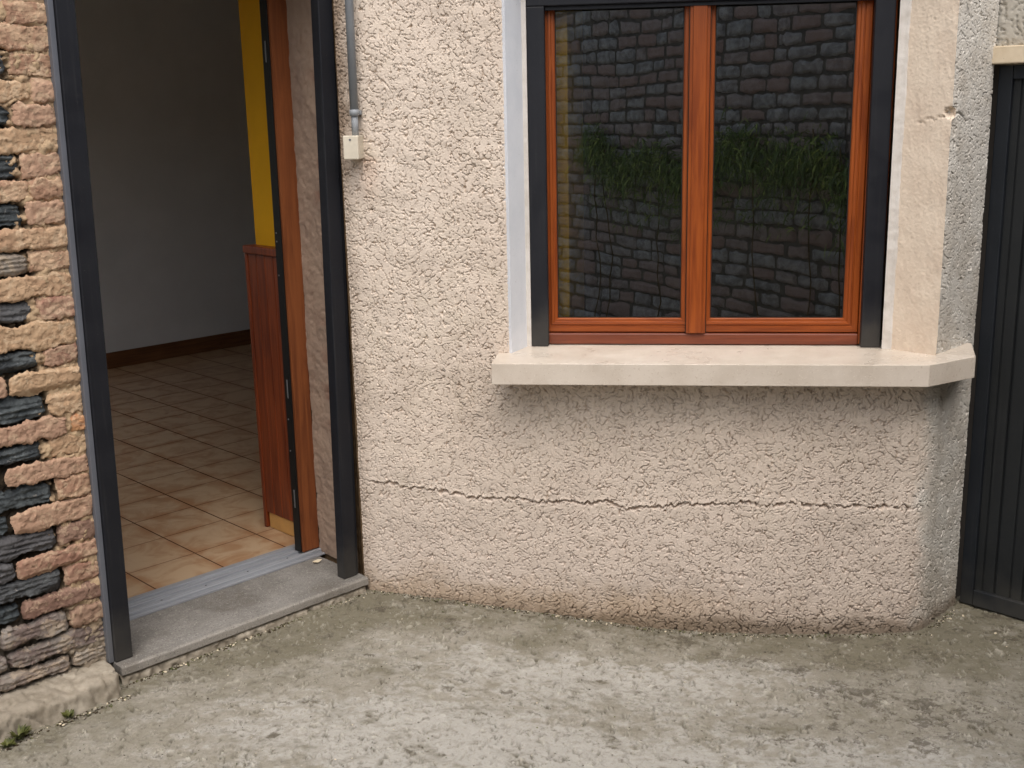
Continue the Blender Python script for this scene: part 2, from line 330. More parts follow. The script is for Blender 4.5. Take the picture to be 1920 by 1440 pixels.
class MB:
    """collects shapes; build() makes ONE mesh object"""
    def __init__(s): s.bm = bmesh.new()
    def box(s, a, b, bev=.0015, lean=0, mi=0, segs=2):
        x0, y0, z0 = a; x1, y1, z1 = b
        r = bmesh.ops.create_cube(s.bm, size=1)
        for v in r['verts']:
            v.co = Vector((x0+(v.co.x+.5)*(x1-x0), y0+(v.co.y+.5)*(y1-y0), z0+(v.co.z+.5)*(z1-z0)))
            v.co.x += lean*(v.co.z-.09)
        fs = {f for v in r['verts'] for f in v.link_faces}
        for f in fs: f.material_index = mi
        if bev:
            es = list({e for f in fs for e in f.edges})
            bmesh.ops.bevel(s.bm, geom=es, offset=bev, segments=segs, affect='EDGES', profile=.5, material=-1)
        return s
    def prism(s, poly, z0, z1, bev=0, mi=0):
        lo = [s.bm.verts.new((x, y, z0)) for x, y in poly]; hi = [s.bm.verts.new((x, y, z1)) for x, y in poly]
        n = len(poly); fs = [s.bm.faces.new(lo[::-1]), s.bm.faces.new(hi)]
        for i in range(n): fs.append(s.bm.faces.new((lo[i], lo[(i+1) % n], hi[(i+1) % n], hi[i])))
        for f in fs: f.material_index = mi
        if bev: bmesh.ops.bevel(s.bm, geom=list({e for f in fs for e in f.edges}), offset=bev, segments=2, affect='EDGES', profile=.5)
        return s
    def cyl(s, p0, p1, r, seg=20, mi=0, r1=None):
        p0, p1 = Vector(p0), Vector(p1); d = (p1-p0).normalized(); a = d.orthogonal().normalized(); b = d.cross(a)
        r1 = r if r1 is None else r1
        A = [s.bm.verts.new(p0+(a*math.cos(t)+b*math.sin(t))*r) for t in [2*math.pi*i/seg for i in range(seg)]]
        B = [s.bm.verts.new(p1+(a*math.cos(t)+b*math.sin(t))*r1) for t in [2*math.pi*i/seg for i in range(seg)]]
        for i in range(seg):
            f = s.bm.faces.new((A[i], A[(i+1) % seg], B[(i+1) % seg], B[i])); f.smooth = True; f.material_index = mi
        s.bm.faces.new(A[::-1]).material_index = mi; s.bm.faces.new(B).material_index = mi
        return s
    def build(s, name, mats, th=None, base=(0, 0, 0), frame='W'):
        bmesh.ops.recalc_face_normals(s.bm, faces=s.bm.faces)
        b = th.base if isinstance(th, Thing) else Vector(base)
        for v in s.bm.verts: v.co -= b
        me = bpy.data.meshes.new(name); s.bm.to_mesh(me); s.bm.free()
        for m in (mats if isinstance(mats, (list, tuple)) else [mats]): me.materials.append(m)
        o = bpy.data.objects.new(name, me); COL.objects.link(o)
        if isinstance(th, Thing): o.parent = th.o
        elif frame == 'D': o.location = DD*b.x + DN*b.y + Vector((0, CAMY, b.z)); o.rotation_euler = (0, 0, DANG)
        else: o.location = b
        return o
def sub(o, th, parent):           # make o a sub-part: child of a part that sits at the thing's origin
    o.parent = parent; return o

# ------------------------------------------------------------------ numpy noise fields
def ring(n, L, lam, bw, seed):    # periodic noise of side L metres with wavelength about lam
    rng = np.random.default_rng(seed); w_ = np.fft.fft2(rng.standard_normal((n, n)))
    f = np.fft.fftfreq(n, L/n); fx, fy = np.meshgrid(f, f); k = np.hypot(fx, fy)
    g = np.exp(-((k*lam-1)/bw)**2/2); a = np.real(np.fft.ifft2(w_*g)); return a/a.std()
def cloud(n, L, lam, seed):       # soft noise with power below 1/lam
    rng = np.random.default_rng(seed); w_ = np.fft.fft2(rng.standard_normal((n, n)))
    f = np.fft.fftfreq(n, L/n); fx, fy = np.meshgrid(f, f); k = np.hypot(fx, fy)
    a = np.real(np.fft.ifft2(w_/(1+(k*lam)**2)**1.0)); a -= a.mean(); return a/a.std()
def samp(A, L, x, y):             # bilinear periodic lookup
    n = A.shape[0]; u = (x/L % 1)*n; v = (y/L % 1)*n
    i = np.floor(u).astype(int); j = np.floor(v).astype(int); fu = u-i; fv = v-j
    i0, i1, j0, j1 = i % n, (i+1) % n, j % n, (j+1) % n
    return (A[j0, i0]*(1-fu)+A[j0, i1]*fu)*(1-fv)+(A[j1, i0]*(1-fu)+A[j1, i1]*fu)*fv
def sstep(a, b, x): t = np.clip((x-a)/(b-a), 0, 1); return t*t*(3-2*t)
NL = 2.6
WORM = ring(1300, NL, .034, .30, 1); MASK = ring(1300, NL, .045, .45, 21); WORM2 = ring(1300, NL, .013, .35, 2); CL1 = cloud(1300, NL, .25, 3); CL2 = cloud(1300, NL, .06, 4); FINE = ring(1300, NL, .0075, .4, 5)
WIG = cloud(1300, NL, .15, 9); WIG2 = cloud(1300, NL, .15, 10)
def roughcast(u, v, amp=1.0):
    """trowelled worm texture: plateaus cut by short curved grooves, a few pits and crumbs (metres)"""
    uu = u+.004*samp(WIG, NL, u, v); vv = v+.004*samp(WIG2, NL, u, v)
    wv = samp(WORM, NL, uu, vv); w2 = samp(WORM2, NL, uu+.7, vv+.3); w3 = samp(WORM, NL, uu*1.25+1.3, vv*1.25+.9)
    br = sstep(-.9, .0, samp(MASK, NL, u, v)+.35*w2); br2 = sstep(.1, .8, samp(MASK, NL, u+.9, v+1.1)-.3*w2)
    h = -.0088*np.exp(-(wv/.15)**2)*br-.0075*np.exp(-(w3/.16)**2)*br2
    h += .0017*np.exp(-((wv-.38)/.16)**2)*br+.0012*np.exp(-((w3-.38)/.16)**2)*br2-.0075*sstep(1.7, 2.3, -w2)
    h += .0005*samp(FINE, NL, u, v) + .0006*samp(CL1, NL, u, v)
    return h*amp
def grid_faces(nu, nv, keep=None):
    i, j = np.meshgrid(np.arange(nu-1), np.arange(nv-1), indexing='ij')
    if keep is not None: m = keep; i, j = i[m], j[m]
    i = i.ravel(); j = j.ravel(); a = i*nv+j
    return np.stack([a, a+nv, a+nv+1, a+1], 1)
def axis(parts):                  # [(start, end, step), ...] -> coordinates
    out = []
    for a, b, st in parts: out.append(np.linspace(a, b, max(1, int(round((b-a)/st)))+1)[:-1])
    out.append(np.array([parts[-1][1]])); return np.concatenate(out)

FINE_D = .0023
# ------------------------------------------------------------------ GROUND
PX = [-1.02, -.85, -.66, -.47, -.2, .2, .5, .85]; PY = [.10, .068, .040, .014, -.005, -.025, -.02, 0]
def ground_h(x, y):
    base = np.interp(x, [-3, -1.4, -1.0, -.87, -.67, -.48, -.2, -.03, .22, .5, .85, 1.1, 2.5], [.03, .033, .033, .033, .024, .014, -.008, -.025, -.034, -.03, -.022, -.024, -.03])
    wy = np.interp(x, PX, PY); d = np.clip(wy-y, 0, 3)
    return base*(1-sstep(.0, 2.0, d)*.3)-.012*sstep(.2, 2.5, d)
def near_(x, y): return ((x > -2.2) & (x < 1.5) & (y > -1.3) & (y < .4))*1.
def build_ground():
    xs = axis([(-60, -8, 8), (-8, -2.1, .25), (-2.1, 1.45, .0036), (1.45, 6, .2), (6, 60, 8)])
    ys = axis([(-60, -8, 8), (-8, -1.25, .2), (-1.25, .34, .0036), (.34, 2, .2), (2, 60, 8)])
    X, Y = np.meshgrid(xs, ys, indexing='ij'); x, y = X.ravel(), Y.ravel()
    uu = x*.9+.006*samp(WIG, NL, x, y); vv = y*.55+.006*samp(WIG2, NL, x, y)
    wv = samp(WORM, NL, uu*.9+1.1, vv*.9+.4); w2 = samp(WORM2, NL, uu*.7, vv*.7)
    mod = np.clip(.7+.5*samp(CL2, NL, x+.3, y+.2), 0, 1.3)
    w3 = samp(WORM, NL, uu*1.2+.3, vv*1.2+1.4); wv = samp(WORM, NL, uu, vv)
    br = sstep(-.6, .6, samp(MASK, NL, x+.5, y*.6)+.3*w2)*mod; br2 = sstep(.1, .9, samp(MASK, NL, x+.2, y*.6+1.7))*mod
    s1 = np.exp(-(wv/.24)**2)*br; s2 = np.exp(-(w3/.24)**2)*br2; pits = sstep(1.4, 2.1, w2)*mod
    tex = -.0095*s1-.0085*s2+.0060*np.exp(-((wv-.45)/.22)**2)*br+.003*np.exp(-((w3-.45)/.22)**2)*br2-.007*pits+.0006*samp(FINE, NL, x, y)
    crest = np.clip(np.exp(-((wv-.5)/.2)**2)*br+.9*np.exp(-((w3-.5)/.2)**2)*br2, 0, 1)*near_(x, y)  # worn ridge tops lightened, also painting in relief light
    grit = np.clip(.9*s1+.8*s2+1.0*pits, 0, 1)*near_(x, y)  # dirt mask for grooves and pits, also paints their shade
    big = .0025*samp(CL1, NL, x*.5, y*.5)+.0012*samp(CL2, NL, x*.8, y*.8)
    near = (x > -2.2) & (x < 1.5) & (y > -1.3) & (y < .4)
    wy = np.interp(x, PX, PY); dist = wy-y
    z = ground_h(x, y)+np.where(near, tex, 0)+big*sstep(.0, .25, np.abs(dist))*.8
    # stains of the slab
    def blob(cx, cy, rx, ry, rot=0):
        c, s = math.cos(rot), math.sin(rot); a = (x-cx)*c+(y-cy)*s; b = -(x-cx)*s+(y-cy)*c
        return np.exp(-((a/rx)**2+(b/ry)**2))
    n1 = samp(CL1, NL, x*.8+.5, y*1.2+.1); n2 = samp(CL2, NL, x*.7, y*1.1+.7); n3 = samp(CL1, NL, x*1.7, y*2.4)
    wall = sstep(.42, .02, dist+.07*n2)*sstep(-1.2, -.9, x)
    stepd = sstep(.30, .02, (3.10-((-.785)*x+.6195*(y+3.652)))+.05*n2)*sstep(-.85, -1.0, x)
    moss = .32+.10*n1+.12*n2+.42*wall+.45*stepd+.35*blob(-1.1, -.35, .35, .2, .8)+.25*blob(.9, -.1, .5, .25)
    lite = .30+.10*n3+.12*n2+.62*blob(-.22, -.42, .5, .13, -.15)+.7*blob(-.62, -.85, .5, .2)+.5*blob(.25, -.30, .3, .10)+.5*blob(.1, -.95, .7, .22)+.3*blob(.75, -.8, .4, .1)-.35*wall
    dark = .19+.10*n3+.10*n2+.22*blob(.75, -.42, .5, .2, -.3)+.20*blob(.62, -.62, .3, .14)+.25*blob(-1.35, -.45, .25, .12, .9)+.2*wall
    o = mesh_obj('ground', np.stack([x, y, z], 1), grid_faces(len(xs), len(ys)), M['ground'], smooth=True, attrs={'moss': moss, 'lite': lite, 'dark': dark, 'grit': np.clip(grit*(1+1.2*np.clip(dark-.25, 0, .5)), 0, 1.3), 'crest': crest})
    props(o, 'mossy grey concrete yard with pale worn patches and dark speckles', None, None, 'structure')
build_ground()

# ------------------------------------------------------------------ RENDERED WALL (window wall)
BX, BY = .88, 0.0                      # corner where the wall turns
CE = (1.065, .245)                     # far end of the cut corner
def plan():
    """plan curve sampled by arc length: returns u, x, y, nx, ny"""
    xs = np.linspace(-1.022, .80, 300); ys = np.interp(xs, PX, PY)
    k = np.ones(25)/25; ys = np.convolve(np.pad(ys, 12, 'edge'), k, 'valid')
    P = [np.stack([xs, ys], 1)]
    a, c, b = np.array([.80, ys[-1]]), np.array([BX+.01, -.004]), np.array([.935, .072])
    t = np.linspace(0, 1, 60)[1:, None]; P.append((1-t)**2*a+2*t*(1-t)*c+t*t*b)
    t = np.linspace(0, 1, 60)[1:, None]; P.append(b+(np.array(CE)-b)*t)
    P = np.concatenate(P); d = np.r_[0, np.cumsum(np.hypot(*np.diff(P, axis=0).T))]
    return d, P[:, 0], P[:, 1]
PU, PXX, PYY = plan()
def plan_at(u):
    x = np.interp(u, PU, PXX); y = np.interp(u, PU, PYY); e = .004
    dx = np.interp(u+e, PU, PXX)-np.interp(u-e, PU, PXX); dy = np.interp(u+e, PU, PYY)-np.interp(u-e, PU, PYY)
    l = np.hypot(dx, dy); return x, y, dy/l, -dx/l
def u_of_x(x): return float(np.interp(x, PXX[:358], PU[:358]))
OX0, OX1, OZ0, OZ1 = -.460, .884, .925, 2.20
wallT = Thing('rendered_wall', 'W', (0, .1, 0), 'cream roughcast house wall around the wooden window, cracked across its lower half', 'wall')
CRACK = [(-.985,.447),(-.969,.445),(-.939,.443),(-.899,.441),(-.85,.433),(-.772,.434),(-.695,.424),(-.638,.42),(-.61,.415),(-.544,.413),(-.488,.421),(-.414,.415),(-.341,.411),(-.268,.42),(-.214,.411),(-.143,.423),(-.107,.402),(-.063,.398),(-.018,.407),(.034,.408),(.122,.422),(.209,.422),(.312,.434),(.364,.422),(.449,.435),(.553,.423),(.655,.423),(.724,.419),(.825,.421),(.88,.428)]
def build_wall():
    us = axis([(0, PU[-1], FINE_D)]); zs = axis([(-.10, OZ0, FINE_D), (OZ0, 2.10, FINE_D), (2.10, OZ1, .05), (OZ1, 3.0, .1)])
    U, Z = np.meshgrid(us, zs, indexing='ij'); u, z = U.ravel(), Z.ravel()
    x, y, nx, ny = plan_at(u)
    h = roughcast(u, z)
    # coarser crust at the foot, smoother on the cut corner above the sill
    h *= 1+.5*sstep(.12, 0, z)
    h *= 1-.2*sstep(.90, .93, x)*sstep(.9, 1.0, z)
    h += .0025*samp(CL1, NL, u*.4+.2, z*.4)*sstep(0, .05, np.abs(u-u_of_x(OX0)))*(1-.8*sstep(.85,.92,x))
    # long settlement crack
    cx, cz = np.array(CRACK).T; zc = np.interp(x, cx, cz)+.0035*samp(WORM2, NL, x*.5, x*0+.4)+.002*samp(FINE, NL, x*.4, x*0)
    wdt = .0010+.0012*np.clip(samp(CL2, NL, x*1.6, x*0+.2), -.6, 2)
    inr = sstep(-1.0, -.95, x)*(1-sstep(.84, .90, x))
    for px_, pw in ((-.90,.01),(-.72,.008),(-.55,.012),(-.13,.02),(-.05,.012),(.33,.012),(.41,.014),(.50,.018),(.58,.016),(.66,.018),(.75,.014)): wdt = wdt+.0026*np.exp(-((x-px_)/pw)**2)
    inr = inr*(1-.85*sstep(.3, .9, samp(MASK, NL, x*1.3, x*0+.8))*sstep(.2, .3, x))
    h -= .022*np.exp(-((z-zc)/(wdt+.0014))**2)*inr
    h += .0022*np.exp(-((z-zc-.008)/.006)**2)*inr
    # crack and chip on the cut corner high up
    cu = u-u_of_x(BX)
    z2 = np.interp(cu, [0, .02, .05, .08, .11, .3], [1.668, 1.655, 1.668, 1.66, 1.64, 1.66])
    h -= .008*np.exp(-((z-z2)/.003)**2)*sstep(-.01, .0, cu)*sstep(.16, .07, cu)*(z > 1)
    h -= .02*sstep(1.0, .7, np.hypot((cu-.0)/.030, (z-1.668)/.020)+.15*samp(WORM2, NL, u, z))
    h -= .010*sstep(1, .75, np.hypot((cu-.085)/.022, (z-1.995)/.010)+.2*samp(WORM2, NL, u, z))
    uo0, uo1 = u_of_x(OX0), u_of_x(OX1)
    ed = np.minimum(np.abs(u-uo0), 1)  # fade right at the sawn edge of the reveal
    near = (z > OZ0-.01) & (z < OZ1)
    h = np.where(near & (np.abs(u-uo0) < .012), h*.35, h); h = np.where(near & (np.abs(u-uo1) < .010), h*.3, h)
    # broken crust at the left end
    h -= .006*sstep(.02, .0, u+.004*samp(WORM2, NL, u, z))
    V = np.stack([x+nx*h, y+ny*h, z], 1)
    uc = (us[:-1]+us[1:])/2; zc_ = (zs[:-1]+zs[1:])/2; UC, ZC = np.meshgrid(uc, zc_, indexing='ij')
    keep = ~((UC > uo0) & (UC < uo1) & (ZC > OZ0-.006) & (ZC < OZ1))
    mesh_obj('roughcast_face', V, grid_faces(len(us), len(zs), keep), M['render'], wallT.o, wallT.base, smooth=True)
    # left end of the crust turns back to the door post
    b = MB(); b.box((-1.034, .125, -.05), (-1.0185, .30, 3.0), .004); b.build('end_return', M['mortar'], wallT)
    # right reveal: smooth cream plaster with its own crack
    ts = axis([(0, .135, .003)]); zr = axis([(OZ0-.004, 2.2, .004)])
    T, Z = np.meshgrid(ts, zr, indexing='ij'); t, z = T.ravel(), Z.ravel()
    ax, ay, bx, by = OX1+.002, .0, .768, .1
    l = math.hypot(bx-ax, by-ay); dx, dy = (bx-ax)/l, (by-ay)/l; nx, ny = -abs(dy), -abs(dx)
    t = t/.135*l
    h = .0004*samp(CL2, NL, t*2+.9, z*.8)+.0006*samp(CL1, NL, t+.5, z*.6)+.0007*samp(FINE, NL, t, z)-.0012*sstep(1.2,2.2,samp(WORM2, NL, t, z))
    z2 = np.interp(t, [0, .02, .04, .055, .07, .09, .12], [1.668, 1.660, 1.655, 1.648, 1.652, 1.640, 1.636])+.003*samp(WORM2, NL, t, t*0)
    h -= .006*np.exp(-((z-z2)/.0022)**2)*sstep(.115, .10, t)
    h -= .022*sstep(1.05, .7, np.hypot(t/.026, (z-1.668)/.019)+.15*samp(WORM2, NL, t, z))
    lean = -.012*(z-.925)
    V = np.stack([ax+dx*t+nx*h, ay+dy*t+ny*h, z], 1)
    mesh_obj('reveal', V, grid_faces(len(ts), len(zr)), M['reveal_r'], wallT.o, wallT.base, smooth=True)['label'] = 'smooth cream plaster reveal with a crack, right of the window'
    # pale cement strip beside the right guide
    xs = axis([(.7385, .772, .003)]); X, Z = np.meshgrid(xs, zr, indexing='ij'); x, z = X.ravel(), Z.ravel()
    h = .0005*samp(CL2, NL, x, z*.9)+.002*np.exp(-((x-.766)/.006)**2)
    V = np.stack([x, .1-h, z], 1)
    mesh_obj('cement_strip', V, grid_faces(len(xs), len(zr)), M['strip'], wallT.o, wallT.base, smooth=True)
    # left reveal, coloured pale blue grey
    b = MB(); b.prism([(OX0+.001, .008), (OX0+.041, .118), (OX0+.041, .30), (OX0-.06, .30), (OX0-.06, .06)], OZ0-.02, 2.2, .0012); b.build('reveal', M['reveal_l'], wallT)['label'] = 'pale blue grey reveal, left of the window'
    b = MB(); b.box((-.424, .118, .90), (-.404, .2, 2.2), .002); b.build('cement_strip', M['strip'], wallT)
    # masonry behind the render
    b = MB()
    b.prism([(-1.02, .125), (OX0-.02, .05), (OX0-.02, .30), (-1.02, .36)], -.05, 3.0)
    b.prism([(OX0-.02, .05), (.86, .05), (.86, .30), (OX0-.02, .30)], -.05, .88)
    b.prism([(OX0-.02, .05), (.86, .05), (.86, .30), (OX0-.02, .30)], 2.2, 3.0)
    b.prism([(.780, .118), (.86, .055), (1.05, .262), (1.02, .40), (.780, .40)], .88, 2.2)
    b.prism([(.86, .03), (1.05, .262), (1.02, .40), (.86, .30)], -.05, .88)
    b.prism([(.86, .03), (1.05, .262), (1.02, .40), (.86, .30)], 2.2, 3.0)
    b.build('masonry', M['mortar'], wallT)
build_wall()

# ------------------------------------------------------------------ WINDOW
winT = Thing('window', 'W', (.16, .15, .925), 'two-sash window in varnished orange wood with dark panes reflecting a brick wall', 'window')
def mitred(name, x0, x1, z0, z1, prof, mv, mh, th):
    """four mitred bars: profile = (inset, depth) from the outer edge inwards"""
    V, F, mi = [], [], []
    for ins, y in prof: V += [(x0+ins, y, z0+ins), (x1-ins, y, z0+ins), (x1-ins, y, z1-ins), (x0+ins, y, z1-ins)]
    for k in range(len(prof)-1):
        a, b = 4*k, 4*(k+1)
        for i in range(4): F.append((a+i, a+(i+1) % 4, b+(i+1) % 4, b+i)); mi.append(1 if i % 2 == 0 else 0)
    return mesh_obj(name, V, F, [mv, mh], th.o, th.base, mi=mi)
# outer frame
b = MB()
b.box((-.405, .150, .930), (-.366, .215, 2.15), .002, mi=0); b.box((.672, .150, .930), (.742, .215, 2.15), .002, mi=0)
b.box((-.3655, .1475, .928), (.6715, .215, .9655), .004, mi=1); b.box((-.3655, .150, 2.09), (.6715, .215, 2.15), .002, mi=1)
b.build('frame', [M['wood_v'], M['wood_r']], winT)
prof = [(0, .20), (0, .159), (.003, .1555), (.021, .1545), (.0225, .1585), (.0255, .1585), (.027, .1550), (.034, .1560), (.0365, .1615), (.044, .1625), (.0475, .169), (.0475, .1735)]
for x0, x1 in ((-.3645, .1415), (.1445, .6705)):
    sash = mitred('sash', x0, x1, .968, 2.088, prof, M['wood_v'], M['wood_h'], winT)
    if x0 > 0: pass
    g = MB(); g.box((x0+.044, .170, 1.012), (x1-.044, .176, 2.044), 0); go = g.build('pane', M['glass'], winT); go.parent = sash
    s_ = MB()
    for a, c in (((x0+.0475, .1685, 1.0155), (x0+.0505, .1695, 2.04)), ((x1-.0505, .1685, 1.0155), (x1-.0475, .1695, 2.04)), ((x0+.0505, .1685, 1.0155), (x1-.0505, .1695, 1.0185))): s_.box(a, c, 0)
    so_ = s_.build('glazing_seal', M['gasket'], winT); so_.parent = sash
b = MB(); b.box((.111, .138, .967), (.175, .153, 2.09), .003); b.box((.121, .1325, .969), (.165, .139, 2.089), .003); b.build('mullion_cover', M['wood_v'], winT)
for x in (.1085, .1752): MB().box((x, .1495, .968), (x+.0023, .1545, 2.088), 0).build('mullion_gap', M['gasket'], winT)  # dark strips painting shade gaps beside the mullion cover
# shutter guides and box of the window
shT = Thing('roller_shutter', 'W', (.17, .13, .925), 'black shutter guides and box framing the wooden window', 'shutter')
b = MB(); b.box((-.403, .117, .926), (-.346, .1485, 2.02), .003); b.build('guide', M['black'], shT)
b = MB(); b.box((.681, .117, .926), (.742, .1485, 2.02), .003, lean=-.006); b.build('guide', M['black'], shT)
b = MB(); b.box((-.403, .116, 2.0205), (.738, .149, 2.2), .003); b.box((-.345, .130, 2.008), (.68, .1485, 2.02), .001); b.build('shutter_box', M['black'], shT)
# stone sill with its cut corner
b = MB(); b.prism([(-.505, -.150), (.836, -.140), (1.004, -.010), (1.045, .20), (.80, .24), (-.47, .24), (-.47, .03), (-.505, .035)], .856, .925, .0022)
o = b.build('window_sill', M['sill'], None, (.2, 0, .856)); props(o, 'thick cream stone sill with a cut corner below the wooden window', 'window sill')

# ------------------------------------------------------------------ BRICKS
def brick_patch(s0, s1, z0, z1, front, depth, seed, nu, nv, rough=1.0, strata=0):
    """pillowed hand-made brick, a worn front face with rounded arrises"""
    rng = random.Random(seed)
    us = np.linspace(-1, 1, nu); vs = np.linspace(-1, 1, nv); U, V = np.meshgrid(us, vs, indexing='ij'); u, v = U.ravel(), V.ravel()
    hw, hh = (s1-s0)/2, (z1-z0)/2; cx, cz = (s0+s1)/2, (z0+z1)/2
    r = .013 if depth > .02 else .0075
    ax, az_ = np.clip((np.abs(u)*hw-(hw-r))/r, 0, 1), np.clip((np.abs(v)*hh-(hh-r))/r, 0, 1)
    e = np.clip(np.hypot(ax, az_), 0, 1); prof = 1-e**3.6
    pin = 1-.10*((np.abs(u)**6)*(np.abs(v)**6))
    so, zo = rng.uniform(0, 2), rng.uniform(0, 2)
    X = cx+u*hw*pin; Z = cz+v*hh*pin*(1+.10*samp(CL1, NL, u*0+so+u*.2, u*0+zo))
    Z = Z + u*rng.uniform(-.004, .004)
    nse = samp(CL2, NL, X*1.3+so, Z*1.3+zo); nf = samp(WORM, NL, X*.9+so, Z*.9+zo); nf2 = samp(FINE, NL, X+so, Z+zo)
    X = X+.002*rough*samp(CL2, NL, X+zo, Z+so); Z = Z+.0018*rough*samp(CL2, NL, X+so*.5, Z+so)
    Y = front+depth*(1-prof)-rough*(.0008*nse+strata*.0028*samp(WORM2, NL, X*.10+so, Z*.9)+.0006*samp(WORM2, NL, X*.5+so, Z*.5)-.0009*np.exp(-(nf/.3)**2)*(nse > -.3)+.0007*nf2)*np.clip(prof*1.5, 0, 1)+rng.uniform(-.004, .004)*rough
    for q in range(7):            # chipped arrises: planes cutting the edges back
        a = rng.uniform(0, 2*math.pi); nx_, nz_ = math.cos(a), math.sin(a)
        lim = abs(nx_)*hw+abs(nz_)*hh-rng.uniform(.004, .020); dd_ = (X-cx)*nx_+(Z-cz)*nz_-lim
        Y = np.maximum(Y, front+np.clip(dd_, -1, .03)*rng.uniform(.5, 1.3)-.0006*nf2)
    X = X+.0012*rough*samp(FINE, NL, X*.7+so, Z*.7); Z = Z+.0012*rough*samp(FINE, NL, X*.7, Z*.7+so)
    return np.stack([X, Y, Z], 1), grid_faces(nu, nv)
def join(parts):
    V, F, A, n = [], [], [], 0
    for v, f, a in parts: V.append(v); F.append(f+n); A.append(np.full(len(v), a)); n += len(v)
    return np.concatenate(V), np.concatenate(F), np.concatenate(A)
ROWS = [
(1.951,2.017,[(1.06,1.276,'d'),(1.28,1.404,'c')]),(1.886,1.951,[(1.21,1.404,'c')]),(1.814,1.886,[(1.05,1.272,'d'),(1.275,1.4,'c')]),
(1.751,1.814,[(1.12,1.327,'c'),(1.328,1.4,'p')]),(1.683,1.751,[(1.05,1.269,'d'),(1.27,1.397,'p')]),(1.62,1.683,[(1.18,1.398,'c')]),
(1.548,1.62,[(1.05,1.274,'d'),(1.277,1.396,'p')]),(1.487,1.548,[(1.08,1.291,'c'),(1.292,1.393,'c')]),(1.419,1.487,[(1.04,1.27,'d'),(1.274,1.396,'p')]),
(1.354,1.419,[(1.16,1.391,'c')]),(1.288,1.354,[(1.05,1.266,'g'),(1.269,1.388,'c')]),(1.222,1.288,[(1.15,1.387,'c')]),
(1.155,1.222,[(1.04,1.265,'d'),(1.271,1.388,'p')]),(1.081,1.155,[(1.12,1.386,'c')]),(1.021,1.081,[(1.04,1.269,'d'),(1.273,1.38,'p')]),
(.953,1.021,[(.95,1.168,'p'),(1.17,1.381,'c')]),(.88,.953,[(1.03,1.268,'d'),(1.273,1.38,'c')]),(.819,.88,[(1.10,1.32,'p'),(1.326,1.381,'o')]),
(.758,.819,[(1.02,1.248,'d'),(1.263,1.381,'c')]),(.696,.758,[(.90,1.121,'d'),(1.13,1.381,'p')]),(.627,.696,[(1.04,1.264,'d'),(1.268,1.381,'c')]),
(.56,.627,[(.90,1.129,'d'),(1.134,1.381,'p')]),(.489,.56,[(1.03,1.254,'d'),(1.258,1.38,'r')]),(.426,.489,[(.90,1.129,'d'),(1.133,1.377,'p')]),
(.362,.426,[(1.03,1.257,'d'),(1.263,1.38,'p')]),(.298,.362,[(.89,1.129,'d'),(1.133,1.376,'r')]),(.222,.298,[(1.064,1.259,'g'),(1.265,1.377,'r')]),
(.155,.222,[(.86,1.075,'g'),(1.079,1.375,'g')]),(.100,.155,[(1.02,1.251,'g'),(1.259,1.378,'g')]),(.030,.100,[(.90,1.121,'g'),(1.128,1.374,'g')])]
bwT = Thing('brick_wall', 'D', (.6, 3.2, 0), 'weathered wall of cream, pink and slate-dark bricks left of the open doorway', 'wall')
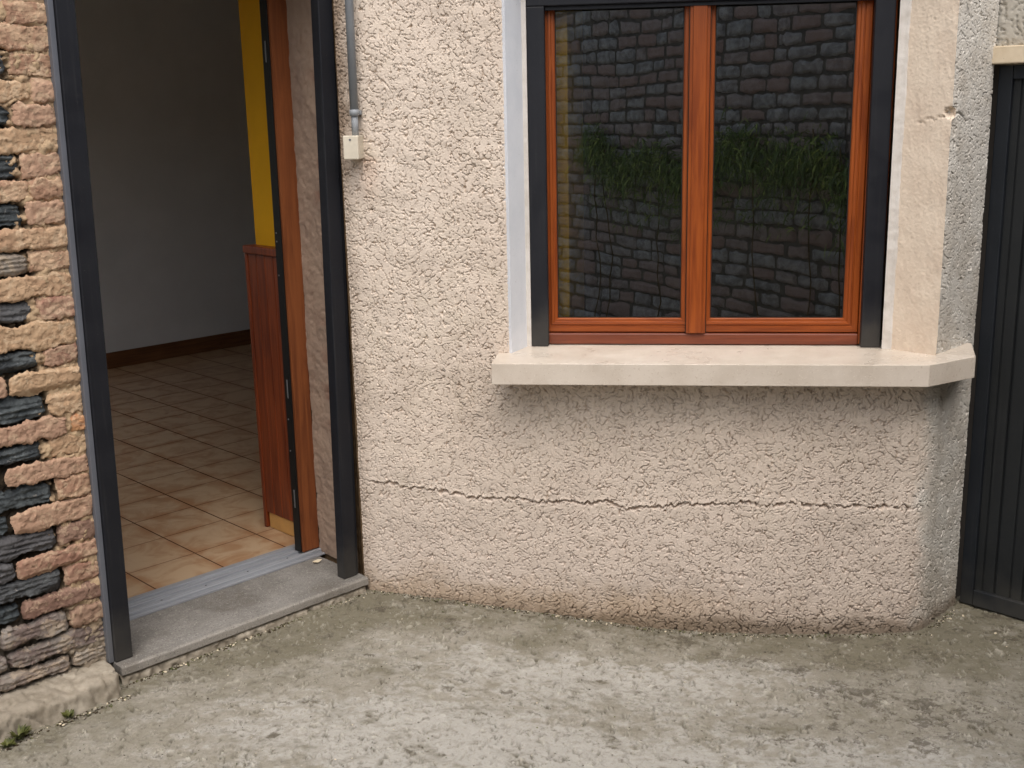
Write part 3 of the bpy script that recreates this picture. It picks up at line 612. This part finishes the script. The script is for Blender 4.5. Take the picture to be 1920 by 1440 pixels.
def build_bricks():
    rng = random.Random(11); light, darkp = {k: [] for k in 'cpor'}, {k: [] for k in 'dg'}
    rows = [(2.018+.0665*i, 2.018+.0665*(i+1), [(1.28-.15*(i % 2), 1.404, 'c')]) for i in range(14)]+ROWS
    sd_ = 0
    for z0, z1, L in rows:
        L = list(L); s = L[0][0]
        while s > -1.0:
            w_ = rng.choice((.11, .21, .22, .22)); k = rng.choice('dddgpcrdg'); L.append((s-.008-w_, s-.008, k)); s -= .008+w_
        for a, b_, k in L:
            sd_ += 1; vis = b_ > .95 and z1 < 2.1
            nu, nv = (max(12, int((b_-a)/.0034)), 22) if vis else (8, 6)
            rec = {'d': .008, 'g': .004}.get(k, 0)
            gap = .0012 if k in 'cpo' else .006; dep = .011 if k in 'cpo' else .021
            v, f = brick_patch(a+.001, b_-.001, z0+gap*.6, z1-gap*.6, 3.168+rec, dep, sd_, nu, nv, 1.15, {'d': 1, 'g': .6}.get(k, 0))
            (light if k in light else darkp)[k].append((v, f, rng.random()))
    def mk(name, groups, label=None):
        names = {'c': 'brick_c', 'p': 'brick_p', 'o': 'brick_o', 'r': 'brick_r', 'd': 'brick_d', 'g': 'brick_g'}
        V, F, A, mi, n, mats = [], [], [], [], 0, []
        for q, (k, parts) in enumerate(groups.items()):
            v, f, a = join(parts); V.append(v); F.append(f+n); A.append(a); mi.append(np.full(len(f), q)); n += len(v); mats.append(M[names[k]])
        mesh_obj(name, np.concatenate(V), np.concatenate(F), mats, bwT.o, bwT.base, smooth=True, mi=np.concatenate(mi), attrs={'tint': np.concatenate(A)})
    mk('pale_brickwork', light); mk('dark_brickwork', darkp)
    # uneven mortar bed behind the faces
    ss = axis([(-1.0, .95, .03), (.95, 1.395, .005)]); zs = axis([(-.05, 2.1, .005), (2.1, 2.95, .05)])
    S, Z = np.meshgrid(ss, zs, indexing='ij'); s, z = S.ravel(), Z.ravel()
    smear = sstep(1.22, 1.30, s+.03*samp(CL2, NL, s, z))
    Y = 3.208-.0345*smear+.0035*samp(CL2, NL, s*1.6, z*1.6)+.003*np.exp(-(samp(WORM, NL, s, z)/.3)**2)
    mesh_obj('mortar', np.stack([s, Y, z], 1), grid_faces(len(ss), len(zs)), M['lime'], bwT.o, bwT.base, smooth=True, attrs={'smear': smear})
    b = MB(); b.box((-1.0, 3.222, -.05), (1.41, 3.56, 2.95), 0); b.build('core', M['mortar'], bwT)
    # rough concrete footing
    ss = axis([(-1.0, .8, .03), (.8, 1.352, .006)]); ts = np.linspace(0, 1, 34)
    S, T = np.meshgrid(ss, ts, indexing='ij'); s, t = S.ravel(), T.ravel()
    py = np.interp(t, [0, .5, .56, 1], [3.20, 3.070, 3.056, 3.048]); pz = np.interp(t, [0, .5, .56, 1], [.097, .092, .084, -.03])
    e = sstep(1.352, 1.33, s); n_ = .0012*samp(FINE, NL, s*.6, t*.06)+.0022*samp(CL2, NL, s, t*.15)+.002*samp(CL1, NL, s, t*.2)-.009*np.exp(-(samp(WORM, NL, s*.28, t*.045)/.12)**2)
    mesh_obj('footing', np.stack([s, py-n_*(t > .05)+.03*(1-e), pz+n_*.8*(t < .98)*(t > 0)], 1), grid_faces(len(ss), len(ts)), M['footing'], bwT.o, bwT.base, smooth=True)
build_bricks()
# wall over the doorway and to its right
ovT = Thing('door_head_wall', 'D', (1.85, 3.3, 2.2), 'masonry above the doorway, out of the picture', 'wall')
ovT.o['label'] = 'plastered jamb wall between the black post and the brown door frame'; ovT.o['category'] = 'wall'; ovT.o.name = 'jamb_wall'
b = MB(); b.box((1.40, 3.20, 2.25), (2.40, 3.56, 2.95), .0); b.build('lintel', M['grey_render'], ovT)
def jamb():
    ns = axis([(3.19, 3.432, .004)]); zs = axis([(.09, 2.12, .005), (2.12, 2.25, .05)])
    N, Z = np.meshgrid(ns, zs, indexing='ij'); n_, z = N.ravel(), Z.ravel()
    h = .0010*samp(CL2, NL, n_, z)+.0012*samp(CL1, NL, n_*.8, z*.7)-.003*np.exp(-(samp(WORM, NL, n_*.5, z*.5)/.2)**2)*sstep(.2, 1, samp(WORM2, NL, n_*.4+.2, z*.4))
    mesh_obj('jamb_face', np.stack([2.334+.003*z-h, n_, z], 1), grid_faces(len(ns), len(zs))[:, ::-1], M['jambp'], ovT.o, ovT.base, smooth=True)
    b = MB(); b.box((2.345, 3.19, 0), (2.55, 3.56, 2.25), 0); b.build('core', M['mortar'], ovT)
jamb()

# ------------------------------------------------------------------ DOORWAY
dsT = Thing('doorstep', 'D', (1.84, 3.1, .03), 'worn grey stone doorstep with a pale front edge below the open doorway', 'doorstep')
def step():
    ss = axis([(1.372, 2.309, .005)]); prof = [(3.60, .088)]
    nn = list(np.linspace(3.58, 3.118, 70)); prof += [(v, .088) for v in nn]
    prof += [(3.108, .0879), (3.1045, .0872), (3.1018, .0857), (3.1003, .0835), (3.1, .080), (3.1, .074), (3.1, .068), (3.1, .0625), (3.1008, .0602), (3.103, .0593), (3.112, .0590)]
    P = np.array(prof); S, K = np.meshgrid(ss, np.arange(len(P)), indexing='ij'); s = S.ravel(); k = K.ravel()
    y, z = P[k, 0], P[k, 1]; h = .0003*samp(CL2, NL, s, y)+.0003*samp(FINE, NL, s*.8, y*.8)+.0003*samp(CL1, NL, s, y)
    f = sstep(3.59, 3.5, y)
    chip = -.0*sstep(1.2, 2.4, samp(CL2, NL, s*1.1+.2, s*0+.1))*np.exp(-((y-3.105)/.01)**2)
    edge = (s > 2.3)*0.
    V = np.stack([s, y+h*.5-chip, z+(h+chip*.6)*f], 1)
    o = mesh_obj('slab', V, grid_faces(len(ss), len(P)), M['step'], dsT.o, (dsT.base.x, dsT.base.y, 0), smooth=False)
    o.location = (0, 0, -dsT.base.z)
    MB().box((2.306, 3.106, .058), (2.3088, 3.56, .0865), .0015).build('slab_end', M['step'], dsT); MB().box((1.3725, 3.106, .058), (1.375, 3.56, .0865), .0015).build('slab_end', M['step'], dsT)
    # broken mortar bed under the slab
    ts = np.linspace(0, 1, 12); S, T = np.meshgrid(ss[:-1], ts, indexing='ij'); s, t = S.ravel(), T.ravel()
    n_ = .0025*samp(CL2, NL, s*1.2, t*.1)+.002*samp(WORM, NL, s, t*.05)
    mesh_obj('mortar_bed', np.stack([s, 3.1075+n_*1.2-.005*t+.018*(t < .02), .0555-.085*t+.004*(t < .02)], 1), grid_faces(len(ss)-1, 12), M['footing'], dsT.o, dsT.base, smooth=True)
step()
dfT = Thing('door_frame', 'D', (2.30, 3.46, .09), 'brown wooden door frame upright with black hardware strip at the open doorway', 'door frame')
b = MB(); b.box((2.262, 3.43, .1075), (2.335, 3.478, 2.16), .003, lean=.004); b.box((2.262, 3.4285, .1085), (2.266, 3.432, 2.15), 0, lean=.004); b.build('jamb', M['jambw'], dfT)
b = MB(); b.box((1.35, 3.43, 2.162), (2.36, 3.50, 2.23), .003); b.build('head', M['jambw'], dfT)
b = MB(); b.box((1.385, 3.43, .1075), (1.455, 3.50, 2.16), .003); b.build('jamb', M['jambw'], dfT)
b = MB(); b.box((2.256, 3.438, .1075), (2.2615, 3.477, 2.15), .001, lean=.004); b.box((2.3355, 3.479, .1), (2.345, 3.56, 2.15), 0); gs = b.build('seal_strip', M['gasket'], dfT)
for z in (1.88, .70, .28):
    b = MB(); b.box((2.2540, 3.453, z), (2.2558, 3.460, z+.07), .0006, lean=.004); p = b.build('strike_plate', M['steel'], dfT)
for z in (1.30, 1.27, 1.15, .62, .50):
    b = MB(); b.cyl((2.2545+.004*z, 3.462, z), (2.2525+.004*z, 3.462, z), .003, 10); b.build('screw', M['steel'], dfT)
thT = Thing('threshold', 'D', (1.8, 3.45, .09), 'grey ribbed aluminium threshold across the open doorway', 'threshold')
b = MB(); b.box((1.42, 3.394, .0885), (2.334, 3.414, .0955), .0015); b.box((1.42, 3.4145, .0885), (2.334, 3.430, .1075), .0045, segs=3); b.box((1.42, 3.4305, .0885), (2.334, 3.466, .0965), .001)
b.box((1.42, 3.4665, .0885), (2.334, 3.476, .1045), .003); b.box((1.42, 3.4765, .0885), (2.334, 3.510, .0965), .001); b.box((1.42, 3.5105, .0885), (2.334, 3.519, .1035), .003); b.box((1.42, 3.5195, .0885), (2.334, 3.553, .0975), .0015); b.build('ribbed_profile', M['alu'], thT)
for i in range(5):
    s = 1.52+i*.17; b = MB(); b.cyl((s, 3.445, .0985), (s, 3.445, .0998), .004, 12); b.build('screw', M['gasket'], thT)
rsT = Thing('roller_shutter', 'D', (1.84, 3.17, .09), 'tall black shutter guides either side of the open doorway', 'shutter')
b = MB(); b.box((1.375, 3.143, .0895), (1.431, 3.185, 2.25), .003, lean=.017); g1 = b.build('guide', M['black'], rsT); g1['label'] = 'black guide beside the brick wall'
b = MB(); b.box((1.358, 3.152, .0895), (1.3742, 3.205, 2.25), .002, lean=.017); q = b.build('guide_side', M['side_grey'], rsT); q.parent = g1  # side face of the guide, sky reflection put into its lighter grey
b = MB(); b.box((2.236, 3.143, .0895), (2.292, 3.185, 2.25), .003, lean=.015); g2 = b.build('guide', M['black'], rsT); g2['label'] = 'black guide beside the cream roughcast wall'
b = MB(); b.box((2.2935, 3.150, .0895), (2.304, 3.19, 2.25), .002, lean=.018); q = b.build('guide_side', M['black'], rsT); q.parent = g2
b = MB(); b.box((1.36, 3.10, 2.252), (2.36, 3.195, 2.45), .004); b.build('shutter_box', M['black'], rsT)

# ------------------------------------------------------------------ INTERIOR
def dpt(s, n): v = DD*s+DN*n; return (v.x, v.y+CAMY)
def inv(x, y): v = Vector((x, y-CAMY, 0)); return (v.dot(DD), v.dot(DN))
A1, A2, A3 = inv(-1.02, .33), inv(.98, .33), inv(1.02, .38)
room = [(1.0, 3.545), (2.40, 3.545), A1, A2, A3, (8, 1.75), (8, 7.2), (1.0, 7.2)]
o = MB().prism(room, -.04, .0882).build('tiled_floor', M['tiles'], None, (0, 0, 0), 'D'); props(o, 'cream and rust glazed floor tiles inside the doorway', None, None, 'structure')
o = MB().prism([(x, y) for x, y in room], 2.62, 2.8).build('ceiling', M['white_wall'], None, (0, 0, 0), 'D'); props(o, 'room ceiling', None, None, 'structure')
o = MB().box((.9, 7.2, -.05), (8.1, 7.35, 2.8), 0).build('back_wall', M['white_wall'], None, (0, 0, 0), 'D'); props(o, 'bare off-white wall at the back of the room', None, None, 'structure')
o = MB().box((.85, 3.5, -.05), (1.0, 4.4, 2.8), 0).box((.85, 6.6, -.05), (1.0, 7.35, 2.8), 0).box((.85, 4.4, -.05), (1.0, 6.6, .95), 0).box((.85, 4.4, 2.05), (1.0, 6.6, 2.8), 0).build('side_wall', M['white_wall'], None, (0, 0, 0), 'D'); props(o, 'room side wall with an opening added to brighten the interior', None, None, 'structure')  # unseen opening between the boxes added to light the room
o = MB().box((8, 1.4, -.05), (8.15, 7.35, 2.8), 0).box((3.76, 1.60, -.05), (8.1, 1.76, 2.95), 0).build('end_wall', M['dark_wall'], None, (0, 0, 0), 'D'); props(o, 'far end wall of the room', None, None, 'structure')
o = MB().box((1.0, 3.18, 2.6), (8.0, 7.3, 2.61), 0)
o.bm.free()
o = MB().box((1.0, 7.186, .0885), (8.0, 7.1995, .195), .002).build('skirting_board', M['skirt'], None, (2, 7.19, .0885), 'D'); props(o, 'brown skirting along the bare back wall', 'skirting board')
ptT = Thing('partition_wall', 'D', (2.42, 3.7, .09), 'yellow partition with dark boarded wainscot just inside the door', 'wall')
b = MB(); b.box((2.392, 3.56, .09), (2.50, 3.812, 2.62), .002); b.build('yellow_plaster', M['yellow'], ptT)
b = MB(); n = 3.806
while n > 3.58:
    b.box((2.350, n-.0565, .156), (2.375, n-.0005, 1.195), .0035); n -= .057
b.box((2.362, 3.57, .156), (2.3915, 3.805, 1.19), 0)
wb = b.build('wainscot', M['wains'], ptT)
b = MB(); b.box((2.340, 3.565, 1.196), (2.3915, 3.826, 1.226), .005); b.box((2.346, 3.8075, .0895), (2.3915, 3.826, 1.1955), .003); t_ = b.build('wainscot_trim', M['wains'], ptT)
b = MB(); b.box((2.356, 3.565, .0895), (2.3915, 3.80, .155), .003); b.build('skirting_tile', M['tan'], ptT)
# side wall by the window and a dark wall added to keep the window room dim
ywT = MB().box((-.42, .218, .0885), (-.281, 1.05, 2.62), .002).build('partition_wall', M['yellow'], None, (-.38, .6, .0885)); props(ywT, 'yellow partition glimpsed through the left edge of the window', 'wall')
ln = MB().prism([(-1.15, 1.052), (3.0, 1.2), (3.0, 1.3), (-1.15, 1.15)], .0885, 2.62).build('dimming_wall', M['dark_wall']); props(ln, 'dark brown wall added to keep the room behind the window dim', None, None, 'structure')

# ------------------------------------------------------------------ CONDUIT AND BOX
cdT = Thing('conduit_pipe', 'W', (-.96, .09, 1.63), 'grey plastic conduit running down the cream wall into a small box', 'pipe')
b = MB(); b.cyl((-.9585, .052, 1.705), (-.953, .052, 2.95), .0135, 24); b.build('pipe', M['pvc'], cdT)
b = MB(); b.cyl((-.9585, .052, 1.630), (-.9585, .052, 1.706), .0112, 24); b.build('lower_pipe', M['pvc'], cdT)
b = MB(); b.cyl((-.9585, .052, 1.696), (-.9585, .052, 1.716), .0155, 24); b.box((-.9765, .060, 1.699), (-.940, .083, 1.713), .002); b.build('pipe_clip', M['pvc'], cdT)
bxT = Thing('junction_box', 'W', (-.968, .08, 1.558), 'small cream plastic junction box on the roughcast wall beside the black post', 'junction box')
b = MB(); b.box((-.990, .008, 1.560), (-.940, .030, 1.635), .003); b.build('lid', M['box'], bxT)
b = MB(); b.box((-.989, .0305, 1.561), (-.941, .098, 1.634), .001); b.build('back_box', M['box'], bxT)
b = MB(); b.cyl((-.966, .0082, 1.622), (-.966, .0065, 1.622), .0035, 12); b.build('screw', M['side_grey'], bxT)

# ------------------------------------------------------------------ GATE, LINTEL AND WALL OVER IT
gtT = Thing('gate', 'D', (3.76, .4, -.02), 'dark grey ribbed steel gate closing the passage right of the window', 'gate')
GN, GE = 1.572, -.85
b = MB()
b.box((3.740, GN-.045, -.018), (3.785, GN, 1.808), .003); b.box((3.740, GE, -.018), (3.785, GE+.045, 1.808), .003)
b.box((3.741, GE+.0455, -.018), (3.785, GN-.0455, .040), .003); b.box((3.741, GE+.0455, 1.765), (3.785, GN-.0455, 1.808), .003)
b.build('frame', M['gate_blue'], gtT)
def ribs():
    prof = []; n = GN-.0458; k = 0
    while n > GE+.05:
        for dn_, ds in ((0, .012), (.022, .012), (.0245, .018), (.028, .018), (.0305, .012), (.062, .012), (.0655, .022), (.0705, .022), (.0735, .012)): prof.append((n-dn_, 3.742+ds))
        n -= .095
    V, F = [], []
    for y, s in prof: V += [(s, y, .0385), (s, y, 1.766)]
    for i in range(len(prof)-1): F.append((2*i, 2*i+1, 2*i+3, 2*i+2))
    V2 = [(3.779, GN-.05, .0385), (3.779, GN-.05, 1.766), (3.779, GE+.05, 1.766), (3.779, GE+.05, .0385)]; n0 = len(V)
    mesh_obj('ribbed_panel', V+V2, F+[(n0, n0+1, n0+2, n0+3)], M['gate'], gtT.o, gtT.base)
ribs()
o = MB().box((3.700, GE-.05, 1.812), (3.90, GN+.030, 1.866), .004).build('lintel', M['lintel'], None, (3.78, .4, 1.812), 'D'); props(o, 'cream concrete lintel over the dark gate', 'lintel')
def overwall():
    ns = axis([(GE, 1.0, .05), (1.0, GN+.012, .004)]); zs = axis([(1.8665, 2.15, .004), (2.15, 3.0, .05)])
    N, Z = np.meshgrid(ns, zs, indexing='ij'); n_, z = N.ravel(), Z.ravel()
    h = roughcast(n_+.3, z, .8)*(n_ > .95)
    t = Thing('rendered_wall', 'D', (3.78, .4, 1.867), 'patchy grey roughcast wall above the gate lintel', 'wall')
    mesh_obj('roughcast_face', np.stack([3.728-h, n_, z], 1), grid_faces(len(ns), len(zs)), M['grey_render'], t.o, t.base, smooth=True)
    MB().box((3.74, GE, 1.8665), (3.9, GN, 3.0), 0).build('core', M['mortar'], t)
overwall()

# ------------------------------------------------------------------ WALL ACROSS THE YARD (seen in the panes)
ocT = Thing('brick_wall', 'D', (1.0, -.5, 0), 'dark weathered brick wall across the yard, seen reflected in the window panes', 'wall')
def opposite():
    # local frame: wall face at n = -0.50, facing +n
    rng = random.Random(5); parts = []; z = -.05; k = 0
    while z < 2.72:
        hgt = .092 if z > .95 else rng.choice((.08, .09, .11)); s = -3.0-(.12 if k % 2 else 0)
        while s < 4.0:
            w_ = rng.choice((.23, .25, .12, .23)) if z > .95 else rng.uniform(.15, .38)
            v, f = brick_patch(s+.001, s+w_-.001, z+.003, z+hgt-.003, 0, .022, int(k*100+s*37)+9000, 9, 7, 1.2)
            v[:, 1] = -.50-v[:, 1]; parts.append((v, f[:, ::-1], rng.random())); s += w_+.002
        z += hgt; k += 1
    V, F, A = join(parts)
    mesh_obj('brickwork', V, F, M['opp'], ocT.o, ocT.base, smooth=True, attrs={'tint': A})
    MB().box((-3.1, -.80, -.05), (4.05, -.515, 2.7), 0).build('mortar', M['opp_mortar'], ocT)
opposite()
def climber():
    t = Thing('climbing_plant', 'D', (2.2, -.46, 1.1), 'green trailing plant on the brick wall across the yard, reflected in the panes', 'plant')
    rng = random.Random(3); V, F, mi = [], [], []
    for i in range(11000):
        s = rng.uniform(-1.5, 3.72); cen = 1.33+.06*math.sin(s*3.1)+.05*math.sin(s*8)+.07*mnoise.noise(Vector((s*6, 0, 7)))
        z = rng.gauss(cen, .085) if rng.random() < .85 else cen-rng.random()*.45
        if mnoise.noise(Vector((s*2.2, z*4, 3))) < -.55: continue
        y = -.475+abs(rng.gauss(0, .05)); a = rng.uniform(-2.6, -.5) if rng.random() < .6 else rng.uniform(0, 3.14); L = rng.uniform(.025, .085); wd = rng.uniform(.0022, .006)
        d = Vector((math.cos(a), rng.uniform(-.05, .5), math.sin(a))).normalized(); sd2 = d.cross(Vector((rng.uniform(-.4, .4), 1, rng.uniform(-.4, .4)))).normalized()
        p = Vector((s, y, z)); n0 = len(V); m_ = p+d*L*.55+Vector((0, .004, -L*.06)); e_ = p+d*L+Vector((0, .004, -L*.35))
        V += [tuple(p-sd2*wd*.5), tuple(p+sd2*wd*.5), tuple(m_+sd2*wd), tuple(m_-sd2*wd), tuple(e_)]; F += [(n0, n0+1, n0+2, n0+3), (n0+3, n0+2, n0+4)]; q_ = 0 if rng.random() < .8 else 1; mi += [q_, q_]
    mesh_obj('foliage', V, F, [M['leaf'], M['leaf2']], t.o, t.base, mi=mi)
    for i in range(14):
        b = MB()
        s = -1.4+i*.37+rng.uniform(-.1, .1); z = .0; p = Vector((s, -.462, -.02)); 
        while p.z < 1.4:
            q = p+Vector((rng.uniform(-.05, .05), rng.uniform(-.004, .004), rng.uniform(.12, .2))); b.cyl(p, q, .005, 6); p = q
        b.build('stem', M['twig'], t)
climber()

# ------------------------------------------------------------------ SMALL THINGS
def tuft(loc, n, hgt, label, seed):
    t = Thing('weed', 'W', loc, label, 'weed', 'weeds at the foot of the brick wall'); rng = random.Random(seed); V, F = [], []
    for i in range(n):
        a = rng.uniform(0, 6.28); r = rng.uniform(0, .012); p = Vector((loc[0]+r*math.cos(a), loc[1]+r*math.sin(a), loc[2]))
        L = hgt*rng.uniform(.5, 1); w_ = rng.uniform(.0012, .003); d = Vector((math.cos(a)*rng.uniform(.3, 1), math.sin(a)*rng.uniform(.3, 1), 1)).normalized()
        sd2 = Vector((-math.sin(a), math.cos(a), 0)); pts = [p+d*L*k-Vector((0, 0, L*.35*k*k)) for k in (0, .4, .75, 1)]
        ws = (w_, w_*1.6, w_*1.1, .0003); n0 = len(V)
        for q, ww in zip(pts, ws): V += [tuple(q-sd2*ww), tuple(q+sd2*ww)]
        for k in range(3): F.append((n0+2*k, n0+2*k+1, n0+2*k+3, n0+2*k+2))
    mesh_obj('blades', V, F, M['weed'], t.o, t.base)
def at(s, n, z): x, y = dpt(s, n); return (x, y, z)
tuft(at(1.03, 3.035, .028), 60, .055, 'green weed tuft at the foot of the brick wall, nearest the picture corner', 1)
tuft(at(1.175, 3.04, .030), 34, .034, 'small weed sprouting at the footing nearer the doorstep', 2)
tuft(at(.99, 3.02, .026), 40, .03, 'low weed cushion at the very lower left of the brick wall', 5)
def stone(name, loc, size, label, cat, group=None, seed=0):
    bm = bmesh.new(); bmesh.ops.create_icosphere(bm, subdivisions=3, radius=1)
    for v in bm.verts:
        k = 1+.22*mnoise.noise(v.co*1.7+Vector((seed*3, 0, 0))); v.co = Vector((v.co.x*size[0], v.co.y*size[1], v.co.z*size[2]))*k
    for f in bm.faces: f.smooth = True
    me = bpy.data.meshes.new(name); bm.to_mesh(me); bm.free(); me.materials.append(M['pale'])
    o = bpy.data.objects.new(name, me); COL.objects.link(o); o.location = loc; o.rotation_euler = (0, 0, seed*1.3); return props(o, label, cat, group)
def petal():
    V, F = [], []
    for i in range(9):
        t = i/8; w_ = .0065*math.sin(math.pi*min(1, t*1.02+.03))**.7
        for j in (-1, 0, 1): V.append((t*.032-.016, j*w_, .001+.004*abs(t-.5)+.003*j*j))
    for i in range(8):
        for j in range(2): a = i*3+j; F.append((a, a+1, a+4, a+3))
    o = mesh_obj('fallen_petal', V, F, M['pale'], smooth=True)
    x, y = dpt(2.262, 3.345); o.location = (x, y, .0905); o.rotation_euler = (R(12), 0, R(50)); o.scale = (1.25, 1.35, 1.6); props(o, 'small pale petal lying on the doorstep by the door frame', 'petal')
petal()
G = 'pale pebbles by the gate'
stone('pebble', (1.068, .145, -.020), (.0055, .004, .004), 'pale pebble closest to the foot of the gate', 'pebble', G, 1)
stone('pebble', (1.020, .120, -.020), (.005, .003, .003), 'flat pale pebble just left of the one under the gate', 'pebble', G, 2)
stone('pebble', (1.140, .02, -.022), (.006, .0035, .003), 'pale pebble lying out in front of the gate', 'pebble', G, 3)

def debris():
    """crumbs of stone, soil and dead moss gathered along the feet of the walls and the step"""
    rng = random.Random(9); V, F, mi = [], [], []
    base = bmesh.new(); bmesh.ops.create_icosphere(base, subdivisions=1, radius=1); bv = [v.co.copy() for v in base.verts]; bf = [[v.index for v in f.verts] for f in base.faces]; base.free()
    def crumb(x, y, r, m):
        z = float(ground_h(np.array([x]), np.array([y]))[0]); n0 = len(V); a = rng.uniform(0, 6.28); c, s_ = math.cos(a), math.sin(a); k = (rng.uniform(.8, 1.7), rng.uniform(.6, 1.1), rng.uniform(.4, .8))
        for v in bv:
            q = v*rng.uniform(.75, 1.2)*r; px, py = q.x*k[0], q.y*k[1]; V.append((x+px*c-py*s_, y+px*s_+py*c, z+r*.25+q.z*k[2]))
        for f in bf: F.append([n0+i for i in f]); mi.append(m)
    pick = lambda: rng.choices((0, 1, 2, 3), (1, 5, 5, 2))[0]
    for i in range(900):      # foot of the rendered wall
        x = rng.uniform(-1.0, .93); y = float(np.interp(x, PX, PY))-.006-abs(rng.gauss(0, .012)); crumb(x, y, rng.uniform(.0012, .0040), pick())
    for i in range(750):      # along the step and the footing
        s_ = rng.uniform(1.35, 2.3); x, y = dpt(s_, 3.100-abs(rng.gauss(0, .010))); crumb(x, y, rng.uniform(.0012, .0045), pick())
    for i in range(420):
        s_ = rng.uniform(.75, 1.36); x, y = dpt(s_, 3.040-abs(rng.gauss(0, .014))); crumb(x, y, rng.uniform(.0015, .0050), pick())
    for i in range(260):      # foot of the cut corner and the gate
        t = rng.random(); x = .93+(1.07-.93)*t; y = .06+(.24-.06)*t-.01; crumb(x+abs(rng.gauss(0, .012)), y-abs(rng.gauss(0, .006)), rng.uniform(.0012, .0035), pick())
    for i in range(900):      # thinly over the yard
        crumb(rng.uniform(-1.7, 1.3), rng.uniform(-1.1, -.02), rng.uniform(.0010, .0026), pick())
    o = mesh_obj('grit', V, F, [M['pale'], M['grit_grey'], M['soil'], M['weed']], mi=mi)
    props(o, 'fine grit, soil and moss crumbs gathered along the foot of the walls and doorstep', None, None, 'stuff')
M['grit_grey'] = m_simple('grey_grit', srgb(150, 142, 126), .9, .2, .3, 60); M['soil'] = m_simple('dark_soil', srgb(70, 60, 46), .95, .1, .3, 60)
debris()
